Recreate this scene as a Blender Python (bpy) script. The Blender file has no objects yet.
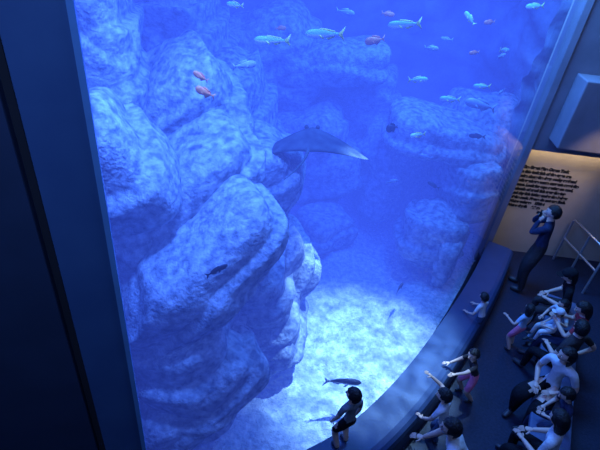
import bpy, bmesh, math, random
from mathutils import Vector, Matrix, noise, Euler
random.seed(7)
sc = bpy.context.scene
try:
    sc.view_settings.view_transform = 'Standard'
    sc.view_settings.look = 'None'
except Exception as e:
    print(e)
V = Vector

# ------------------------------------------------------------ materials
def mat(name, col, col2=None, rough=0.6, scale=8.0, bump=0.0, bscale=None, spec=0.4, detail=6, metal=0.0, pos=(0.35, 0.65)):
    m = bpy.data.materials.new(name); m.use_nodes = True
    nt = m.node_tree; b = nt.nodes['Principled BSDF']
    b.inputs['Roughness'].default_value = rough
    b.inputs['Specular IOR Level'].default_value = spec
    b.inputs['Metallic'].default_value = metal
    tc = nt.nodes.new('ShaderNodeTexCoord')
    n = nt.nodes.new('ShaderNodeTexNoise'); n.inputs['Scale'].default_value = scale; n.inputs['Detail'].default_value = detail
    nt.links.new(tc.outputs['Object'], n.inputs['Vector'])
    r = nt.nodes.new('ShaderNodeValToRGB')
    c2 = col2 if col2 else tuple(c*0.85 for c in col)
    r.color_ramp.elements[0].color = (*c2, 1); r.color_ramp.elements[1].color = (*col, 1)
    r.color_ramp.elements[0].position = pos[0]; r.color_ramp.elements[1].position = pos[1]
    nt.links.new(n.outputs['Fac'], r.inputs['Fac'])
    nt.links.new(r.outputs['Color'], b.inputs['Base Color'])
    if bump:
        n2 = nt.nodes.new('ShaderNodeTexNoise'); n2.inputs['Scale'].default_value = bscale or scale*2; n2.inputs['Detail'].default_value = 8
        nt.links.new(tc.outputs['Object'], n2.inputs['Vector'])
        bp = nt.nodes.new('ShaderNodeBump'); bp.inputs['Strength'].default_value = bump; bp.inputs['Distance'].default_value = 0.05
        nt.links.new(n2.outputs['Fac'], bp.inputs['Height']); nt.links.new(bp.outputs['Normal'], b.inputs['Normal'])
    return m

M_rock = mat('rock', (0.58, 0.62, 0.66), (0.17, 0.20, 0.26), 0.9, 11.0, 0.65, 24.0, 0.1, 14, pos=(0.34, 0.68))
M_rockwall = mat('tank_rock_wall', (0.34, 0.38, 0.45), (0.10, 0.12, 0.18), 0.95, 2.0, 0.6, 7.0, 0.1, 10)
M_sand = mat('sand', (0.90, 0.90, 0.85), (0.48, 0.54, 0.55), 0.95, 13.0, 1.0, 24.0, 0.05, 14)
M_floor = mat('carpet_floor', (0.024, 0.030, 0.060), (0.016, 0.020, 0.042), 0.5, 30, 0.1, 60, 0.3)
M_ledge = mat('ledge_paint', (0.040, 0.065, 0.15), (0.032, 0.055, 0.13), 0.45, 4, 0.05, 30)
M_dark = mat('dark_wall', (0.035, 0.055, 0.12), None, 0.6, 3)
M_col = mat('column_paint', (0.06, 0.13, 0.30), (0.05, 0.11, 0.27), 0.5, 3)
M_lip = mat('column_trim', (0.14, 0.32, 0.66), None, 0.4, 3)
M_beige = mat('lit_wall', (0.62, 0.52, 0.40), (0.55, 0.46, 0.35), 0.8, 3, 0.1, 40)
M_bulk = mat('bulkhead', (0.22, 0.20, 0.24), (0.18, 0.165, 0.20), 0.7, 3)
M_text = mat('sign_ink', (0.03, 0.03, 0.035), None, 0.6, 10)
M_steel = mat('steel', (0.7, 0.72, 0.75), None, 0.3, 10, metal=0.8)
M_bench = mat('bench_vinyl', (0.10, 0.14, 0.25), (0.08, 0.11, 0.2), 0.5, 8, 0.1)
M_ceil = mat('ceiling_paint', (0.02, 0.02, 0.03), None, 0.9, 3)

def link(ob):
    sc.collection.objects.link(ob); return ob
def obj_from(name, verts, faces, mats, smooth=False, fm=None):
    me = bpy.data.meshes.new(name); me.from_pydata([tuple(v) for v in verts], [], faces)
    for m in mats: me.materials.append(m)
    if fm:
        for p, i in zip(me.polygons, fm): p.material_index = i
    bm = bmesh.new(); bm.from_mesh(me); bmesh.ops.recalc_face_normals(bm, faces=bm.faces); bm.to_mesh(me); bm.free()
    if smooth:
        for p in me.polygons: p.use_smooth = True
    return link(bpy.data.objects.new(name, me))
def prism(name, poly, z0, z1, m, bevel=0):
    n = len(poly)
    vs = [(x, y, z0) for x, y in poly]+[(x, y, z1) for x, y in poly]
    fs = [list(range(n))[::-1], [n+i for i in range(n)]]+[[i, (i+1) % n, n+(i+1) % n, n+i] for i in range(n)]
    ob = obj_from(name, vs, fs, [m])
    if bevel:
        b = ob.modifiers.new('b', 'BEVEL'); b.width = bevel; b.segments = 3; b.limit_method = 'ANGLE'
    return ob
def box(name, x0, x1, y0, y1, z0, z1, m, bevel=0):
    return prism(name, [(x0, y0), (x1, y0), (x1, y1), (x0, y1)], z0, z1, m, bevel)

# ------------------------------------------------------------ glass curve (plan)
ctrl = [V((-1.85, 1.72)), V((-1.28, 1.95)), V((-.95, 2.08)), V((-.35, 2.36)), V((.30, 2.76)), V((.84, 3.18)), V((1.48, 3.93)), V((2.155, 4.93)), V((2.82, 6.03)), V((3.36, 7.07)), V((3.8, 8.0))]
def cr(p0, p1, p2, p3, t):
    return 0.5*((2*p1)+(-p0+p2)*t+(2*p0-5*p1+4*p2-p3)*t*t+(-p0+3*p1-3*p2+p3)*t**3)
curve = []
for i in range(1, len(ctrl)-2):
    for k in range(8): curve.append(cr(ctrl[i-1], ctrl[i], ctrl[i+1], ctrl[i+2], k/8))
curve.append(ctrl[-2].copy())
def normal(i):
    a = curve[max(0, i-1)]; b = curve[min(len(curve)-1, i+1)]
    d = (b-a).normalized(); return V((d.y, -d.x))   # towards visitors
def sweep(name, prof, m, smooth=False, i0=0, i1=None):
    n = len(prof); vs = []; fs = []
    idx = list(range(len(curve)))[i0:i1]
    for i in idx:
        c = curve[i]; nn = normal(i)
        for (o, z) in prof:
            p = c+nn*o; vs.append((p.x, p.y, z))
    for i in range(len(idx)-1):
        for k in range(n):
            a = i*n+k; b = i*n+(k+1) % n
            fs.append([a, b, b+n, a+n])
    fs.append(list(range(n))); fs.append([(len(idx)-1)*n+k for k in range(n)][::-1])
    return obj_from(name, vs, fs, [m], smooth)

# ------------------------------------------------------------ room shell
fl = [(c+normal(i)*0.02) for i, c in enumerate(curve)]
poly = [(p.x, p.y) for p in fl]+[(3.45, 7.4), (8, 7.4), (8, -4), (-5, -4), (-5, 1.4)]
prism('floor', poly, -0.3, 0.0, M_floor)
sweep('viewing_ledge', [(0.03, 0.0), (0.03, 0.40), (0.38, 0.40), (0.44, 0.385), (0.48, 0.35), (0.50, 0.29), (0.52, 0.0)], M_ledge, i0=5)
# acrylic
mg = bpy.data.materials.new('acrylic'); mg.use_nodes = True; nt = mg.node_tree; nt.nodes.clear()
o = nt.nodes.new('ShaderNodeOutputMaterial'); mx = nt.nodes.new('ShaderNodeMixShader'); tr = nt.nodes.new('ShaderNodeBsdfTransparent')
gl = nt.nodes.new('ShaderNodeBsdfGlossy'); gl.inputs['Roughness'].default_value = 0.04
lw = nt.nodes.new('ShaderNodeLayerWeight'); lw.inputs['Blend'].default_value = 0.5
pw = nt.nodes.new('ShaderNodeMath'); pw.operation = 'POWER'; pw.inputs[1].default_value = 4.0
ml = nt.nodes.new('ShaderNodeMath'); ml.operation = 'MULTIPLY_ADD'; ml.inputs[1].default_value = 0.30; ml.inputs[2].default_value = 0.015
nt.links.new(lw.outputs['Facing'], pw.inputs[0]); nt.links.new(pw.outputs[0], ml.inputs[0])
tr.inputs['Color'].default_value = (0.97, 0.985, 1, 1)
nt.links.new(ml.outputs[0], mx.inputs[0]); nt.links.new(tr.outputs[0], mx.inputs[1]); nt.links.new(gl.outputs[0], mx.inputs[2]); nt.links.new(mx.outputs[0], o.inputs['Surface'])
sweep('aquarium_window', [(-0.05, -0.2), (-0.05, 6.6), (0.0, 6.6), (0.0, -0.2)], mg, False)

# water volume
mw = bpy.data.materials.new('water'); mw.use_nodes = True; nt = mw.node_tree; nt.nodes.clear()
o = nt.nodes.new('ShaderNodeOutputMaterial'); ad = nt.nodes.new('ShaderNodeAddShader')
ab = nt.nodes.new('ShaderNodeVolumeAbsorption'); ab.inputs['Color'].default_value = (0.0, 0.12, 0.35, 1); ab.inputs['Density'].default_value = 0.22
em = nt.nodes.new('ShaderNodeEmission'); em.inputs['Color'].default_value = (0.06, 0.135, 1, 1); em.inputs['Strength'].default_value = 0.21  # even blue glow put into the water in place of scattered lamp light
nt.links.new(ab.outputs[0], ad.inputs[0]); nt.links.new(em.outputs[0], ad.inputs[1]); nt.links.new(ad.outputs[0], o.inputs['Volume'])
inner = [c-normal(i)*0.07 for i, c in enumerate(curve)]
wp = [(p.x, p.y) for p in inner[8:]]+[(3.36, 7.7), (4.2, 7.7), (4.2, 11.6), (-5, 11.6), (-5, 2.3), (-1.3, 2.24)]
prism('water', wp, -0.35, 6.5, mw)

# walls
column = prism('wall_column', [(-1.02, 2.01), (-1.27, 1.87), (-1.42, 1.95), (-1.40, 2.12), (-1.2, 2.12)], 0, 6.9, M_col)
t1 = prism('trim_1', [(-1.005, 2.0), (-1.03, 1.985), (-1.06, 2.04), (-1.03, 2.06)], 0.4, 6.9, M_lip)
t2 = prism('groove_shade_strip', [(-1.255, 1.86), (-1.285, 1.845), (-1.30, 1.88), (-1.27, 1.9)], 0.4, 6.9, M_ceil)  # near-black strip standing in for the shaded groove between column and wall
prism('wall_left', [(-1.30, 1.83), (-5, 0.6), (-5, 1.0), (-1.34, 2.1)], 0, 6.9, M_dark)
prism('wall_tank_end', [(3.37, 7.10), (3.47, 7.08), (3.50, 7.42), (3.36, 7.42)], 0, 6.9, M_bulk, 0.01)
box('wall_back', 3.40, 8.0, 7.4, 7.55, -0.3, 6.9, M_beige)
box('wall_upper', 3.48, 8.0, 7.12, 7.399, 2.2, 6.9, M_bulk)
box('trim_3', 3.66, 8.0, 6.75, 7.119, 2.42, 3.45, M_bulk, 0.02)
box('wall_right', 8.0, 8.2, -4, 7.55, 0, 6.9, M_dark)
box('wall_front', -5, 8.2, -4.2, -4, 0, 6.9, M_dark)
box('floor_upper', -5, 8.0, -4, -0.35, 3.45, 3.7, M_floor)
box('ceiling', -5.2, 8.2, -4.2, 11.8, 6.9, 7.1, M_ceil)

# ------------------------------------------------------------ rocks
def fbm(p, o=5):
    s = 0; a = 1; f = 1
    for i in range(o):
        s += a*noise.noise(p*f); a *= 0.5; f *= 2.05
    return s
def boulder(c, r, rot, seed, amp=0.30, sub=6, p=4.2):
    bm = bmesh.new(); bmesh.ops.create_icosphere(bm, subdivisions=sub, radius=1)
    R = Euler([math.radians(a) for a in rot]).to_matrix(); off = V((seed*13.7, seed*5.1, seed*3.3)); c = V(c); r = V(r)
    rm = min(r)
    for v in bm.verts:
        n = v.co.normalized()
        s = (abs(n.x)**p+abs(n.y)**p+abs(n.z)**p)**(-1/p)
        q = V((n.x*s*r.x, n.y*s*r.y, n.z*s*r.z))
        w = q+off
        d = 0.7*fbm(w*0.8, 2)
        # layered strata: slab edges step out then cut back
        l = (q.z*2.1+noise.noise(w*0.6)*1.0+.12*noise.noise(w*3)) % 1.0
        d += 0.55*((l if l < .82 else (1-l)/.18*.82)-0.4)
        l2 = (q.x*1.0+q.z*.5+noise.noise(w*0.7+V((4, 4, 4)))*1.0) % 1.0
        d += 0.25*((l2 if l2 < .85 else (1-l2)/.15*.85)-0.4)
        d += 0.08*fbm(w*4, 5)
        q = q+n*d*amp*(0.5+rm*0.6)
        v.co = R@q+c
    return bm
def merge(name, bms, m):
    out = bmesh.new()
    for b in bms:
        me = bpy.data.meshes.new('t'); b.to_mesh(me); b.free(); out.from_mesh(me); bpy.data.meshes.remove(me)
    me = bpy.data.meshes.new(name); out.to_mesh(me); out.free(); me.materials.append(m)
    for p in me.polygons: p.use_smooth = True
    return link(bpy.data.objects.new(name, me))
left = [
 ((-2.45, 5.1, 3.6), (.55, .8, 1.0), (0, -15, 10)),
 ((-1.50, 5.35, 3.0), (.62, .7, .62), (10, -35, 15)),
 ((-1.95, 3.9, 2.9), (.55, .6, .65), (0, -35, 10)),
 ((-2.1, 4.2, 2.0), (.7, .8, 1.2), (0, -20, 0)),
 ((-1.0, 3.65, 2.05), (.98, .6, .36), (8, -42, 20)),
 ((-1.35, 4.4, 2.35), (1.05, .6, .38), (8, -42, 20)),
 ((-.78, 5.35, 1.95), (.75, .6, .50), (5, -42, 10)),
 ((-.36, 4.95, 1.15), (.52, .55, .58), (5, -38, 25)),
 ((-.85, 3.2, .70), (.78, .45, .36), (5, -38, 25)),
 ((-1.3, 3.5, .6), (.8, .7, 1.0), (0, 0, 0)),
 ((-.34, 4.2, .50), (.40, .5, .50), (0, -35, 10)),
 ((-1.0, 4.6, .9), (1.0, .8, 1.2), (0, -20, 0)),
 ((-2.3, 7.4, 3.2), (.9, .9, .8), (0, -20, 0)),
 ((-1.4, 6.6, 1.9), (.9, .8, 1.2), (0, -20, 0)),
]
merge('rock_formation', [boulder(c, r, rt, i+1) for i, (c, r, rt) in enumerate(left)], M_rock)
right = [
 ((2.25, 7.75, 2.0), (1.0, .6, .32), (0, 8, 10)),
 ((2.75, 7.25, 1.35), (.34, .5, .55), (0, 0, 20)),
 ((2.2, 6.85, .55), (.5, .5, .55), (0, 10, 0)),
 ((2.6, 6.6, .25), (.15, .45, .5), (0, 0, -25)),
 ((3.1, 8.5, 1.2), (.7, .7, 1.3), (0, 0, 0)),
 ((1.6, 8.4, .8), (.7, .6, .9), (0, 0, 30)),
]
merge('rock_formation', [boulder(c, r, rt, i+31, sub=5) for i, (c, r, rt) in enumerate(right)], M_rock)
back = [
 ((.15, 8.7, 2.7), (1.0, .7, .35), (0, -8, 0)),
 ((-.9, 8.6, 2.6), (.9, .7, .9), (0, -20, 0)),
 ((.0, 8.2, 1.1), (.9, .7, .9), (0, -20, 0)),
 ((.9, 9.3, 1.6), (.8, .6, 1.0), (0, 0, 0)),
 ((.45, 7.2, .15), (.5, .5, .4), (0, 0, 40)),
]
merge('rock_formation', [boulder(c, r, rt, i+61, sub=5) for i, (c, r, rt) in enumerate(back)], M_rock)
# tank perimeter rock face
pl = [V((-1.6, 2.35)), V((-3.0, 3.0)), V((-3.9, 5.0)), V((-3.6, 8.0)), V((-1.5, 10.2)), V((1.0, 10.8)), V((3.2, 10.6)), V((4.0, 9.5)), V((3.9, 7.9)), V((3.36, 7.72))]
pts = []
for i in range(len(pl)-1):
    a = pl[max(0, i-1)]; b = pl[i]; c = pl[i+1]; d = pl[min(len(pl)-1, i+2)]
    for k in range(22): pts.append(cr(a, b, c, d, k/22))
nz = 70; vs = []; fs = []
for i, p in enumerate(pts):
    a = pts[max(0, i-1)]; b = pts[min(len(pts)-1, i+1)]; t = (b-a).normalized(); nn = V((t.y, -t.x))
    for k in range(nz):
        z = -0.35+6.8*k/(nz-1); w = V((p.x, p.y, z))
        d = 0.35*fbm(w*0.7, 5)+0.12*(abs(((z*1.6+noise.noise(w)*1.5) % 1)-.5)*2)
        q = p+nn*(d+0.15*(1-z/6)); vs.append((q.x, q.y, z))
for i in range(len(pts)-1):
    for k in range(nz-1):
        a = i*nz+k; fs.append([a, a+1, a+nz+1, a+nz])
obj_from('rock_backdrop', vs, fs, [M_rockwall], True)
# sand
vs = []; fs = []; nx = 120; ny = 120
def sand_h(x, y): return -0.16+0.10*fbm(V((x*.9, y*.9, 2)), 4)+0.04*fbm(V((x*4, y*4, 5)), 4)
def clampx(y):
    for i in range(len(inner)-1):
        if inner[i].y <= y <= inner[i+1].y:
            f = (y-inner[i].y)/(inner[i+1].y-inner[i].y+1e-9); return inner[i].x+f*(inner[i+1].x-inner[i].x)
    return 4.1 if y > 7.6 else 3.36
for j in range(ny):
    y = 2.15+9.2*j/(ny-1); x1 = clampx(y); x0 = -4.8
    for i in range(nx):
        x = x0+(x1-x0)*i/(nx-1)
        vs.append((x, y, sand_h(x, y)))
for j in range(ny-1):
    for i in range(nx-1):
        a = j*nx+i; fs.append([a, a+1, a+nx+1, a+nx])
obj_from('sand_bed', vs, fs, [M_sand], True)

# ------------------------------------------------------------ fish
def fish(name, loc, L, yaw, mats, depth=0.30, pitch=0, bend=0.15):
    N = 16; S = 14; vs = []; fs = []; fm = []
    def cx(t): return 0.5-t
    def cy(t): return bend*0.25*math.sin(t*math.pi*1.3)*t
    for i in range(N):
        t = i/(N-1)*0.86
        h = depth*0.5*(math.sin(math.pi*min(1, (t/0.86))**0.62)**0.85)*(1-0.15*t)+0.012+0.012*(t > .7)
        w = h*0.55
        for k in range(S):
            a = 2*math.pi*k/S
            vs.append((cx(t), cy(t)+w*math.cos(a), h*math.sin(a)))
    for i in range(N-1):
        for k in range(S):
            k2 = (k+1) % S; fs.append([i*S+k, i*S+k2, (i+1)*S+k2, (i+1)*S+k])
            a = 2*math.pi*(k+.5)/S; fm.append(0 if math.sin(a) > -0.15 else 1)
    fs.append(list(range(S))); fm.append(0); fs.append([(N-1)*S+k for k in range(S)]); fm.append(2)
    def fin(pl, mi, th=0.006, y0=0, ydir=0):
        b = len(vs); n = len(pl)
        for s in (-1, 1):
            for (x, z) in pl: vs.append((x, cy(0.5-x)+y0+s*th+ydir*abs(z), z))
        fs.append([b+i for i in range(n)]); fm.append(mi); fs.append([b+n+i for i in range(n)][::-1]); fm.append(mi)
        for i in range(n):
            j = (i+1) % n; fs.append([b+i, b+j, b+n+j, b+n+i]); fm.append(mi)
    fin([(-.33, .02), (-.42, .08), (-.52, .19), (-.50, .10), (-.455, 0), (-.50, -.10), (-.52, -.19), (-.42, -.08), (-.33, -.02)], 2)
    d = depth*.5
    fin([(.2, d*.85), (.12, d*1.35), (-.05, d*1.2), (-.25, d*.75), (-.28, d*.35), (0, d*.7)], 2)
    fin([(-.02, -d*.8), (-.10, -d*1.3), (-.25, -d*.7), (-.28, -d*.35), (-.1, -d*.6)], 2)
    fin([(.2, -.0), (.08, -.09), (.02, -.10), (.12, -.0)], 2, y0=d*.5, ydir=.5)
    fin([(.2, -.0), (.08, -.09), (.02, -.10), (.12, -.0)], 2, y0=-d*.5, ydir=-.5)
    for s in (-1, 1):
        b = len(vs); c = V((.40, s*d*.33, d*.2))
        for k in range(8):
            a = 2*math.pi*k/8; vs.append((c.x+.02*math.cos(a), c.y, c.z+.02*math.sin(a)))
        vs.append((c.x, c.y+s*.012, c.z))
        for k in range(8): fs.append([b+k, b+(k+1) % 8, b+8]); fm.append(3)
    ob = obj_from(name, vs, fs, mats, True, fm)
    ob.scale = (L, L, L); ob.location = loc; ob.rotation_euler = (0, math.radians(pitch), math.radians(yaw))
    return ob
M_eye = mat('fish_eye', (0.01, 0.01, 0.01), None, 0.2)
M_fb = mat('fish_back', (0.45, 0.90, 0.65), (0.35, 0.7, 0.55), 0.35, 6)
M_fs = mat('fish_belly', (0.90, 0.92, 0.90), None, 0.35, 6)
M_fy = mat('fish_yellow_fin', (1.0, 1.0, 0.15), None, 0.5, 6)
M_or = mat('fish_orange', (1.0, 0.36, 0.12), (1.0, 0.22, 0.08), 0.4, 6)
M_dk = mat('fish_dark', (0.03, 0.04, 0.08), None, 0.5, 6)
M_sv = mat('fish_silver', (0.45, 0.52, 0.62), (0.3, 0.38, 0.46), 0.3, 6)
Y = [M_fb, M_fs, M_fy, M_eye]; O = [M_or, M_or, M_or, M_eye]; D = [M_dk, M_dk, M_dk, M_eye]; S_ = [M_sv, M_sv, M_sv, M_eye]
for (n, loc, L, yaw, ms, dp, pt) in [
 ('yellowtail_fish', (-.96, 5.34, 4.16), .18, 175, Y, .3, 0),
 ('yellowtail_fish', (-.53, 5.16, 3.90), .38, 182, Y, .20, 4),
 ('yellowtail_fish', (.01, 5.23, 4.01), .41, 190, Y, .22, 3),
 ('yellowtail_fish', (.90, 5.89, 4.06), .38, 170, Y, .22, 12),
 ('silver_fish', (.25, 6.99, 3.89), .26, 0, S_, .3, 5),
 ('orange_fish', (.64, 6.28, 3.75), .27, 200, O, .38, 10),
 ('yellowtail_fish', (1.34, 6.53, 3.25), .28, 10, Y, .28, -5),
 ('yellowtail_fish', (1.94, 6.91, 2.91), .30, 175, Y, .28, 5),
 ('yellowtail_fish', (2.38, 7.05, 3.11), .24, 170, Y, .28, 8),
 ('yellowtail_fish', (1.32, 5.63, 2.85), .20, 190, Y, .34, 12),
 ('yellowtail_fish', (2.08, 7.61, 3.89), .24, 160, Y, .3, -40),
 ('orange_fish', (.89, 7.56, 3.82), .22, 20, O, .32, 5),
 ('yellowtail_fish', (3.0, 7.78, 4.13), .26, 180, Y, .3, 10),
 ('silver_fish', (1.47, 6.8, 3.61), .2, 0, S_, .34, 0),
 ('silver_fish', (.60, 7.6, 4.1), .22, 20, S_, .3, 5),
 ('yellowtail_fish', (2.9, 8.1, 3.4), .22, 30, Y, .3, 5),
 ('orange_fish', (2.5, 8.0, 3.8), .20, 200, O, .34, 5),
 ('silver_fish', (1.9, 7.9, 3.5), .20, 150, S_, .3, 5),
 ('silver_fish', (1.5, 8.2, 4.0), .24, 10, S_, .3, 5),
 ('silver_fish', (2.9, 7.6, 2.9), .20, 230, S_, .3, 5),
 ('orange_fish', (2.2, 7.3, 3.5), .17, 200, O, .34, 5),
 ('orange_fish', (-.97, 4.02, 3.70), .18, 180, O, .40, -20),
 ('orange_fish', (-1.05, 4.2, 3.77), .15, 175, O, .38, -25),
 ('orange_fish', (-.60, 6.9, 3.6), .17, 30, O, .36, 0),
 ('dark_fish', (.99, 5.66, 2.89), .16, 200, D, .7, 10),
 ('silver_fish', (-.75, 4.78, 3.73), .24, 20, S_, .32, -8),
 ('silver_fish', (.75, 3.65, .44), .46, 5, [M_dk, M_sv, M_sv, M_eye], .22, 2),
 ('dark_fish', (-.64, 2.98, 2.59), .20, 30, D, .26, -20),
 ('silver_fish', (2.39, 6.89, 2.89), .46, 175, S_, .3, -6),
 ('silver_fish', (1.7, 6.4, 2.2), .20, 175, S_, .3, -6),
 ('silver_fish', (1.2, 5.9, 2.0), .18, 20, S_, .3, -6),
 ('silver_fish', (2.6, 7.3, 3.5), .2, 40, S_, .3, -6),
 ('dark_fish', (1.6, 5.4, .5), .22, 60, D, .3, -10),
 ('dark_fish', (1.9, 6.3, 1.8), .20, 150, D, .3, -10),
 ('dark_fish', (2.5, 6.9, 2.4), .24, 170, D, .3, 5),
]:
    fish(n, loc, L, yaw, ms, dp, pt)

# stingray
def stingray(loc, span, yaw, roll, pitch):
    vs = []; fs = []; NS = 33; NC = 14
    for i in range(NS):
        s = -1+2*i/(NS-1); a = abs(s)
        le = 0.48*(1-a**1.15)-0.10*a-.02; te = -0.48*(1-a)**0.7-0.10*a-0.03
        if a > .985: te = le-0.01
        th = 0.13*(1-a)**1.6+0.006; zz = -0.30*a**1.7
        for k in range(NC*2):
            f = k/NC if k < NC else 2-k/NC
            x = le+(te-le)*f; h = th*math.sin(math.pi*min(1, max(0, f)))**.7 if 0 < f < 1 else 0
            vs.append((x, s, zz+(h if k < NC else -h*.5)))
    n = NC*2
    for i in range(NS-1):
        for k in range(n):
            k2 = (k+1) % n; fs.append([i*n+k, i*n+k2, (i+1)*n+k2, (i+1)*n+k])
    b = len(vs)
    for i in range(12):
        t = i/11
        for k in range(6):
            a = math.pi*k/3; r = .03*(1-t)+.004; vs.append((-.46-1.1*t, r*math.cos(a)+.25*t*t, .02+r*math.sin(a)+.05*t))
    for i in range(11):
        for k in range(6):
            k2 = (k+1) % 6; fs.append([b+i*6+k, b+i*6+k2, b+(i+1)*6+k2, b+(i+1)*6+k])
    for s in (-1, 1):
        bm = bmesh.new(); bmesh.ops.create_uvsphere(bm, u_segments=8, v_segments=6, radius=.04)
        b = len(vs)
        for v in bm.verts: vs.append((v.co.x+.28, v.co.y+s*.1, v.co.z+.09))
        for f in bm.faces: fs.append([b+v.index for v in f.verts])
        bm.free()
    ob = obj_from('stingray', vs, fs, [mat('stingray_skin', (0.10, 0.12, 0.14), (0.05, 0.06, 0.08), .8, 5, spec=.1)], True)
    ob.scale = [span/2]*3; ob.location = loc; ob.rotation_euler = (math.radians(roll), math.radians(pitch), math.radians(yaw))
stingray((.0, 5.15, 2.85), 1.36, 88, -7, 0)

# ------------------------------------------------------------ sign + handrail + bench
tx = bpy.data.curves.new('sign', 'FONT')
tx.body = ("The Great Blue Ocean Tank\nIn this tank fish of the open sea\nswim along the deep rocky reef and\ngather where warm currents meet the\ncoast. Look for rays resting on sand,\nschools of small fish near the top\nand shy fish hiding under the ledges\nof the rock. Please do not use flash.\nWater volume   1500 t\nWater depth    6.8 m")
tx.size = 0.088; tx.space_line = 1.2; tx.extrude = 0.003; tx.offset = 0.009
tob = bpy.data.objects.new('sign_tmp', tx); link(tob)
bpy.context.view_layer.update()
me = bpy.data.meshes.new_from_object(tob.evaluated_get(bpy.context.evaluated_depsgraph_get()))
bpy.data.objects.remove(tob)
me.materials.clear(); me.materials.append(M_text)
so = link(bpy.data.objects.new('wall_sign', me)); wdt = max(v.co.x for v in me.vertices)
so.rotation_euler = (math.radians(90), 0, 0); s = 1.06/wdt; so.scale = (s, s*1.05, s); so.location = (3.60, 7.395, 1.74)

def tube(name, paths, r, m):
    cu = bpy.data.curves.new(name, 'CURVE'); cu.dimensions = '3D'; cu.bevel_depth = r; cu.bevel_resolution = 4; cu.use_fill_caps = True
    for p in paths:
        sp = cu.splines.new('POLY'); sp.points.add(len(p)-1)
        for i, q in enumerate(p): sp.points[i].co = (*q, 1)
    cu.materials.append(m); ob = link(bpy.data.objects.new(name, cu)); return ob
tube('handrail', [[(4.80, 7.30, 0), (4.80, 7.30, .88), (4.81, 7.26, .92), (4.98, 6.45, .92), (4.99, 6.41, .88), (4.99, 6.41, 0)], [(4.80, 7.28, .5), (4.99, 6.42, .5)], [(4.9, 6.85, 0), (4.9, 6.85, .92)]], .02, M_steel)

bd = V((.406, .914)).normalized(); bn = V((-bd.y, bd.x))
bc = V((3.48, 4.02))
b0 = bc-bd*1.75; b1 = bc+bd*1.85
def quad(a, b, w): return [tuple(a+bn*w), tuple(b+bn*w), tuple(b-bn*w), tuple(a-bn*w)]
bench = bpy.data.objects.new('bench', None); link(bench)
p1 = prism('seat', quad(b0, b1, .23), .34, .42, M_bench, .02)
p2 = prism('plinth', quad(b0+bd*.1, b1-bd*.1, .15), 0, .34, M_dark, .005)
for p in (p1, p2): p.parent = bench

# ------------------------------------------------------------ people
SK = mat('skin', (0.70, 0.47, 0.37), (0.64, 0.42, 0.33), .55, 6)
HR = mat('hair_black', (0.012, 0.010, 0.012), (0.006, 0.006, 0.008), .45, 30, .4, 60)
EW = mat('eye_white', (.9, .9, .9), None, .3); EP = mat('pupil', (.01, .01, .01), None, .2); LP = mat('lips', (.45, .16, .15), None, .5)
SH = mat('shoes', (.05, .05, .06), None, .5)
def cloth(n, c): return mat('cloth_'+n, c, tuple(x*.8 for x in c), .85, 9, .35, 25, .1)
C_white = cloth('white', (.72, .74, .78)); C_navy = cloth('navy', (.03, .04, .09)); C_black = cloth('black', (.015, .015, .02))
C_pink = cloth('pink', (.95, .25, .42)); C_grey = cloth('grey', (.22, .24, .28)); C_denim = cloth('denim', (.06, .10, .2)); C_lblue = cloth('lightblue', (.35, .5, .7))
C_char = cloth('charcoal', (.05, .045, .05)); C_red = cloth('red', (.4, .05, .07))
def ik(a, t, l1, l2, pole):
    d = t-a; L = min(d.length, (l1+l2)*.99); d = d.normalized(); t = a+d*L
    x = (l1*l1-l2*l2+L*L)/(2*L); h = math.sqrt(max(0, l1*l1-x*x))
    pp = pole-d*pole.dot(d)
    pp = pp.normalized() if pp.length > 1e-4 else V((0, 0, 1))
    return a+d*x+pp*h, t
def skinned(verts, rad, edges, roots):
    me = bpy.data.meshes.new('sk'); me.from_pydata([tuple(v) for v in verts], edges, [])
    ob = link(bpy.data.objects.new('sk', me)); md = ob.modifiers.new('s', 'SKIN'); md.branch_smoothing = .6
    lay = me.skin_vertices[0].data
    for i, r in enumerate(rad):
        lay[i].radius = r if isinstance(r, tuple) else (r, r); lay[i].use_root = i in roots
    ss = ob.modifiers.new('u', 'SUBSURF'); ss.levels = 2; ss.render_levels = 2
    bpy.context.view_layer.update()
    m2 = bpy.data.meshes.new_from_object(ob.evaluated_get(bpy.context.evaluated_depsgraph_get()))
    bpy.data.objects.remove(ob); return m2
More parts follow.
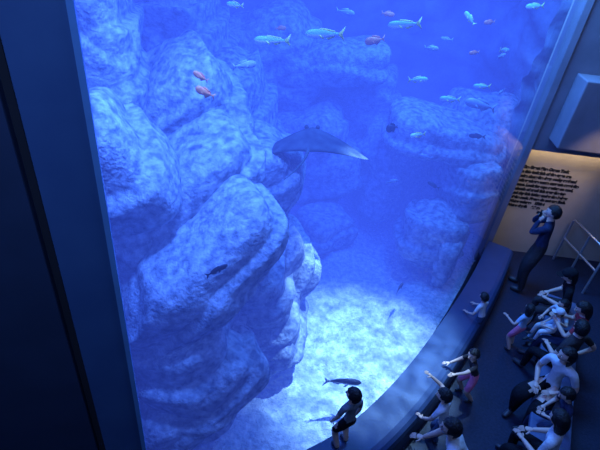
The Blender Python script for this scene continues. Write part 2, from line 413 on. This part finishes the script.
def person(name, H, loc, yaw, pelvis, lean, hands, feet, shirt, pants, hs=1.0, head=(0, 0), hair='short', sleeves='short', legs='long', side=0, curl=.5, cap=None, thick=1.0, shoe=SH, skirt=False, prop=None):
    mats = [SK, shirt, pants, shoe, HR, EW, EP, LP, cap or C_black]
    P = V(pelvis)
    Rt = Matrix.Rotation(math.radians(side), 3, 'Y')@Matrix.Rotation(-math.radians(lean), 3, 'X')
    up = Rt@V((0, 0, 1)); rt = Rt@V((1, 0, 0)); fw = Rt@V((0, 1, 0))
    k = H*thick
    vs = []; rd = []; ed = []; seg = []
    def add(p, r, par=None):
        vs.append(p); rd.append(r); i = len(vs)-1
        if par is not None: ed.append((par, i))
        return i
    pe = add(P, (.078*k, .062*k)); wa = add(P+up*.10*H, (.066*k, .052*k), pe)
    ch = add(P+up*.195*H, (.080*k, .060*k), wa); uc = add(P+up*.262*H, (.066*k, .046*k), ch)
    nb = add(P+up*.305*H, (.034*k, .034*k), uc)
    Rh = Rt@Matrix.Rotation(math.radians(lean*.6), 3, 'X')@Matrix.Rotation(math.radians(head[1]), 3, 'Z')@Matrix.Rotation(-math.radians(head[0]), 3, 'X')
    hc = P+up*.315*H+(Rh@V((0, .01*H, .072*H*hs)))
    nt_ = add(hc-Rh@V((0, .005*H, .03*H*hs)), (.029*k, .029*k), nb)
    seg += [(vs[pe], vs[wa], 'hip'), (vs[wa], vs[uc], 'torso'), (vs[uc], vs[nb], 'torso'), (vs[nb]+up*.008*H, vs[nt_], 'neck')]
    hdata = []
    for sgn, tgt in ((-1, hands[0]), (1, hands[1])):
        shp = P+up*.268*H+rt*sgn*.098*H
        el, wr = ik(shp, V(tgt), .165*H, .150*H, V((sgn*.6, -.5, -.6)))
        s = add(shp, (.036*k, .036*k), uc); e = add(el, (.024*k, .024*k), s); w = add(wr, (.0155*k, .0145*k), e)
        seg += [(shp, el, 'ua'), (el, wr, 'fa')]
        hdata.append((el, wr, sgn))
    for sgn, tgt in ((-1, feet[0]), (1, feet[1])):
        hp = P+V((sgn*.052*H, 0, -.012*H))
        tg = V(tgt)+V((0, 0, .038*H))
        kn, an = ik(hp, tg, .245*H, .235*H, V((sgn*.15, 1, .15)))
        h = add(hp, (.062*k, .062*k), pe); n = add(kn, ((.041*k, .041*k) if not skirt else (.075*k, .07*k)), h); a = add(an, (.025*k, .027*k), n)
        toe = an+V((0, .10*H, -.022*H)); t = add(toe, (.024*k, .016*k), a)
        seg += [(hp, kn, 'th'), (kn, an, 'sh'), (an-V((0, 0, .012*H)), toe, 'ft')]
    roots = {pe}
    for el, wr, sgn in hdata:
        d = (wr-el).normalized()
        if wr.z < P.z*1.25 and d.z > -.85: d = V((d.x, d.y, max(d.z, -.12))).normalized()
        pn = V((0, 0, -1)) if abs(d.z) < .8 else V((-sgn, 0, 0))
        pn = (pn-d*pn.dot(d)).normalized(); sd = d.cross(pn).normalized()
        if sd.dot(V((-sgn, 0, 0))) < 0: sd = -sd
        r0 = add(wr-d*.012*H, (.0145*k, .012*k)); roots.add(r0)
        r1 = add(wr+d*.018*H, (.020*k, .011*k), r0); r2 = add(wr+d*.045*H, (.022*k, .010*k), r1)
        seg.append((vs[r0], vs[r2], 'hand'))
        for j, (o, ln) in enumerate([(.017, .043), (.006, .049), (-.006, .046), (-.017, .036)]):
            p = wr+d*.044*H+sd*o*H
            fr_ = add(p, (.0056*H,)*2); roots.add(fr_)
            q = p+(d+pn*curl*.3)*ln*.45*H; a1 = add(q, (.0052*H,)*2, fr_)
            q2 = q+(d+pn*curl*1.0).normalized()*ln*.33*H; a2 = add(q2, (.0048*H,)*2, a1)
            q3 = q2+(d+pn*curl*1.7).normalized()*ln*.25*H; a3 = add(q3, (.0042*H,)*2, a2)
            seg.append((p, q3, 'hand'))
        p = wr+d*.012*H+sd*.014*H; f0 = add(p, (.0075*H,)*2); roots.add(f0)
        q = p+(d*.6+sd*.7+pn*.2).normalized()*.022*H; f1 = add(q, (.0062*H,)*2, f0)
        q2 = q+(d*.85+sd*.35+pn*.3).normalized()*.020*H; f2 = add(q2, (.005*H,)*2, f1)
        seg.append((p, q2, 'hand'))
    m = skinned(vs, rd, ed, roots)
    bm = bmesh.new(); bm.from_mesh(m); bpy.data.meshes.remove(m)
    lab = {'torso': 1, 'hip': 2, 'neck': 0, 'hand': 0, 'ft': 3}
    for f in bm.faces:
        c = f.calc_center_median(); best = None
        for a, b, l in seg:
            ab_ = b-a; t = max(0, min(1, (c-a).dot(ab_)/max(1e-9, ab_.length_squared))); dd = (c-(a+ab_*t)).length
            if best is None or dd < best[0]: best = (dd, l, t)
        _, l, t = best
        if l in lab: mi = lab[l]
        elif l == 'ua': mi = 1 if (sleeves == 'long' or t < .62) else 0
        elif l == 'fa': mi = 1 if (sleeves == 'long' and t < .95) else 0
        elif l == 'th': mi = 2 if (legs == 'long' or t < .85) else 0
        elif l == 'sh': mi = 2 if (legs == 'long' and t < .93) else (0 if t < .9 else 3)
        if l == 'hip' and t > .55: mi = 1
        f.material_index = mi; f.smooth = True
    hm = Matrix.Translation(hc)@Rh.to_4x4()
    S = H*hs
    def part(fn, mi, useg=24, vseg=18, rfun=None, cut=None):
        b = bmesh.new(); bmesh.ops.create_uvsphere(b, u_segments=useg, v_segments=vseg, radius=1)
        for v in b.verts: v.co = fn(v.co.copy())
        if cut:
            bmesh.ops.delete(b, geom=[v for v in b.verts if cut(v.co)], context='VERTS')
        for f in b.faces: f.material_index = mi; f.smooth = True
        b.transform(hm); t = bpy.data.meshes.new('t'); b.to_mesh(t); b.free(); bm.from_mesh(t); bpy.data.meshes.remove(t)
    def skull(c):
        x, y, z = c; tp = 1-.30*max(0, -z)**1.3
        yy = y*(1-.12*max(0, -z)) if y > 0 else y*(1-.35*max(0, -z))
        return V((x*.050*tp, yy*.060, z*.068))*S
    part(skull, 0)
    for s in (-1, 1):
        part(lambda c: V((s*.019+c.x*.0085, .0505+c.y*.007, .002+c.z*.0055))*S, 5, 10, 8)
        part(lambda c: V((s*.019+c.x*.0045, .0565+c.y*.003, .002+c.z*.0045))*S, 6, 8, 6)
        part(lambda c: V((s*.019+c.x*.012, .0535+c.y*.004, .014+c.z*.0022))*S, 4, 8, 6)
        part(lambda c: V((s*.050+c.x*.006, -.002+c.y*.011, -.004+c.z*.017))*S, 0, 10, 8)
    part(lambda c: V((c.x*.008*(1.2-c.z*.6), .058+c.y*.011*(1-c.z*.6), -.012+c.z*.016))*S, 0, 10, 8)
    part(lambda c: V((c.x*.016, .051+c.y*.006, -.035+c.z*.0045))*S, 7, 10, 8)
    def hairf(c):
        x, y, z = c
        g = 1.10+.05*noise.noise(V((x*4+H*7, y*4, z*4)))
        p = V((x*.050*g*1.03, y*.060*g*1.02-.003, z*.068*g))*S
        if hair == 'long' and z < 0: p.z *= 1.7; p.y = min(p.y, -.0)*.9-.008*S
        return p
    def cutf(co):
        y = co.y/(.060*S); z = co.z/(.068*S)
        if hair == 'long': return (y > .38 and z < .48) or z < -2.1
        return (y > .38 and z < .50) or z < -.62 or (y > -.15 and z < -.12)
    part(hairf, 4, 32, 24, cut=cutf)
    if cap:
        part(lambda c: V((c.x*.058, c.y*.068-.002, .018+max(c.z, -.05)*.062))*S, 8, 24, 16)
        part(lambda c: V((c.x*.045, .075+c.y*.035, .026+c.z*.004-.006*c.x*c.x))*S, 8, 16, 8)
    if prop == 'camera':
        c0 = (V(hands[0])+V(hands[1]))/2+V((0, .02, .06))
        b = bmesh.new(); bmesh.ops.create_cube(b, size=1); bmesh.ops.scale(b, vec=(.12, .04, .075), verts=b.verts)
        bmesh.ops.bevel(b, geom=b.edges[:], offset=.008, segments=2)
        bmesh.ops.create_cone(b, cap_ends=True, segments=16, radius1=.025, radius2=.022, depth=.05, matrix=Matrix.Translation((0, .04, 0))@Matrix.Rotation(math.pi/2, 4, 'X'))
        for f in b.faces: f.material_index = 8
        b.transform(Matrix.Translation(c0)); t = bpy.data.meshes.new('t'); b.to_mesh(t); b.free(); bm.from_mesh(t); bpy.data.meshes.remove(t)
    me = bpy.data.meshes.new(name); bm.to_mesh(me); bm.free()
    for mm in mats: me.materials.append(mm)
    ob = link(bpy.data.objects.new(name, me)); ob.location = loc; ob.rotation_euler = (0, 0, math.radians(yaw-90))
    return ob

person('child', 1.02, (.74, 2.84, .4), 125, (0, 0, .50), 3, [(-.13, .10, .46), (.13, .05, .42)], [(-.06, .0, 0), (.07, .02, 0)], C_grey, C_black, hs=1.22, legs='short', head=(0, 25))
def leaner(name, H, x, y, yaw, shirt, pants, lean=38, hs=1.2, hands=None, feet=None, **kw):
    pz = .47*H
    ff = feet or [(-.08*H, -.10, 0), (.09*H, -.02, 0)]
    return person(name, H, (x, y, 0), yaw, (0, -.02*H, pz), lean, hands, ff, shirt, pants, hs=hs, **kw)
leaner('child', .90, 2.76, 5.06, 130, C_white, C_denim, lean=14, hands=[(-.12, .16, .45), (.13, .20, .46)], head=(5, -15))
leaner('child', 1.0, 2.40, 3.98, 185, C_char, C_pink, lean=22, hands=[(-.22, .40, .72), (.16, .28, .46)], legs='short', head=(-5, 25))
leaner('child', 1.10, 1.86, 3.20, 140, C_white, C_denim, lean=16, hands=[(-.10, .20, .50), (.14, .34, .90)], head=(5, 15))
leaner('man', 1.55, 1.94, 2.62, 165, C_white, C_denim, lean=36, hs=1.0, hands=[(-.16, .60, .52), (.22, .50, .50)], thick=1.05, head=(-8, 0), feet=[(-.12, -.15, 0), (.14, .12, 0)])
person('man', 1.72, (3.86, 6.32, 0), 150, (0, 0, .90), 3, [(-.05, .17, 1.40), (.07, .19, 1.42)], [(-.11, -.03, 0), (.12, .06, 0)], C_navy, C_char, thick=1.18, prop='camera', sleeves='long')
def sitter(name, H, x, y, yaw, shirt, pants, lean=8, hs=1.0, hands=None, feet=None, z=.42, **kw):
    pz = z+.065*H
    sl = math.sin(math.radians(lean))*.25*H
    hd = hands or [(-.05*H, .17*H+sl*.5, pz+.075*H), (.07*H, .15*H+sl*.5, pz+.07*H)]
    ff = feet or [(-.07*H, .25*H, 0), (.08*H, .21*H, 0)]
    return person(name, H, (x, y, 0), yaw, (0, 0, pz), lean, hd, ff, shirt, pants, hs=hs, **kw)
sitter('woman', 1.58, 4.08, 5.38, 160, C_black, C_char, cap=C_black, lean=14, hair='long', head=(15, 10))
sitter('child', .98, 3.86, 5.10, 200, C_white, C_lblue, hs=1.2, z=.40, feet=[(-.07, .30, .12), (.07, .28, .10)], hands=[(-.16, .20, .70), (.13, .16, .52)], head=(0, -25))
person('child', .92, (3.30, 4.92, 0), 120, (0, 0, .45), 2, [(-.20, .14, .62), (.12, .04, .36)], [(-.06, -.03, 0), (.06, .04, 0)], C_lblue, C_pink, hs=1.24, legs='short', head=(0, -20), hair='long')
sitter('woman', 1.56, 3.92, 4.72, 150, C_red, C_navy, lean=4, hair='long', head=(22, 12), hands=[(-.10, .30, .80), (.12, .28, .76)])
sitter('child', .78, 3.68, 4.84, 175, C_white, C_white, hs=1.25, z=.54, feet=[(-.06, .20, .36), (.06, .22, .36)], cap=C_white)
sitter('man', 1.60, 3.66, 4.30, 120, C_char, C_black, lean=6, head=(0, -30), hands=[(-.10, .26, .66), (.20, .02, .60)])
sitter('woman', 1.58, 3.34, 3.92, 215, C_white, C_black, lean=6, skirt=True, hair='long', head=(0, -35), hands=[(-.12, .16, .62), (.08, .24, .62)])
sitter('child', 1.20, 3.32, 3.46, 175, C_navy, C_navy, hs=1.12, lean=12, head=(18, 0), feet=[(-.08, .30, .06), (.08, .28, .04)])
sitter('woman', 1.58, 2.96, 2.93, 140, C_white, C_black, lean=10, hair='long', head=(10, -20))

# ------------------------------------------------------------ lights
def area(name, loc, size, energy, col, aim=None, sy=None):
    l = bpy.data.lights.new(name, 'AREA'); l.energy = energy; l.color = col; l.size = size
    if sy: l.shape = 'RECTANGLE'; l.size_y = sy
    o = link(bpy.data.objects.new(name, l)); o.location = loc
    a = V(aim)-V(loc) if aim else V((0, 0, -1)); o.rotation_euler = a.to_track_quat('-Z', 'Y').to_euler(); return o
def spot(name, loc, aim, energy, col, ang=60, blend=.6, r=.15, caustic_noise=0):
    l = bpy.data.lights.new(name, 'SPOT'); l.energy = energy; l.color = col; l.spot_size = math.radians(ang); l.spot_blend = blend; l.shadow_soft_size = r
    o = link(bpy.data.objects.new(name, l)); o.location = loc; o.rotation_euler = (V(aim)-V(loc)).to_track_quat('-Z', 'Y').to_euler()
    if caustic_noise:   # noise in the lamp strength imitates caustic patches; no water surface shapes the beam
        l.use_nodes = True; nt = l.node_tree; e = nt.nodes['Emission']
        tc = nt.nodes.new('ShaderNodeTexCoord'); n = nt.nodes.new('ShaderNodeTexNoise'); n.inputs['Scale'].default_value = caustic_noise; n.inputs['Detail'].default_value = 3; n.inputs['Distortion'].default_value = .8
        mr = nt.nodes.new('ShaderNodeMapRange'); mr.inputs['From Min'].default_value = .38; mr.inputs['From Max'].default_value = .62; mr.inputs['To Min'].default_value = .5; mr.inputs['To Max'].default_value = 1.5
        nt.links.new(tc.outputs['Normal'], n.inputs['Vector']); nt.links.new(n.outputs['Fac'], mr.inputs['Value']); nt.links.new(mr.outputs[0], e.inputs['Strength'])
    return o
area('tank_lamp_left', (-.8, 3.8, 6.3), 1.8, 420, (.09, .24, 1), aim=(-1.4, 5.0, 2))
area('tank_lamp_right', (1.8, 6.8, 6.3), 2.0, 850, (.10, .38, 1), aim=(2.0, 8.0, 1.5))
spot('tank_spot_sand', (1.55, 5.0, 6.3), (1.0, 4.5, 0), 13000, (.50, .84, 1), 31, .85, .05, 26)
spot('tank_spot_rock', (-.6, 3.2, 6.3), (-1.5, 4.5, 2.0), 1700, (.13, .34, 1), 60, .9, .08, 36)
area('room_fill', (3.3, 2.6, 6.7), 2.5, 75, (.25, .42, 1), aim=(3.0, 4.0, 0))  # added fill standing in for tank glow on floor and visitors
area('column_fill', (-.3, -.6, 6.3), 1.0, 60, (.2, .4, 1), aim=(-1.3, 1.9, 4))  # unseen fill added from the camera side to brighten the column
area('recess_light', (4.2, 7.26, 2.17), 1.4, 3, (1, .78, .5), sy=.08)
spot('wall_downlight', (4.6, 5.9, 3.3), (4.05, 7.4, 1.5), 60, (1, .78, .52), 48, .9, .05)
spot('bulkhead_fill', (5.5, 4.6, 6.6), (4.0, 7.1, 3.6), 22, (.6, .6, 1), 60, .9, .1)  # added spot with no fixture, lifts the bulkhead out of the dark
w = bpy.data.worlds.new('world'); sc.world = w; w.use_nodes = True
w.node_tree.nodes['Background'].inputs[0].default_value = (.02, .04, .12, 1); w.node_tree.nodes['Background'].inputs[1].default_value = .1

# ------------------------------------------------------------ camera
cam = bpy.data.cameras.new('camera'); cam.lens = 28.8; cam.sensor_width = 36
co = link(bpy.data.objects.new('camera', cam))
x = V((.992, .0727, .101)).normalized(); z = V((0, -.812, .584)).normalized(); y = z.cross(x).normalized()
mm = Matrix((x, y, z)).transposed().to_4x4(); mm.translation = V((0, 0, 5.3)); co.matrix_world = mm
cam.clip_start = .05
sc.camera = co
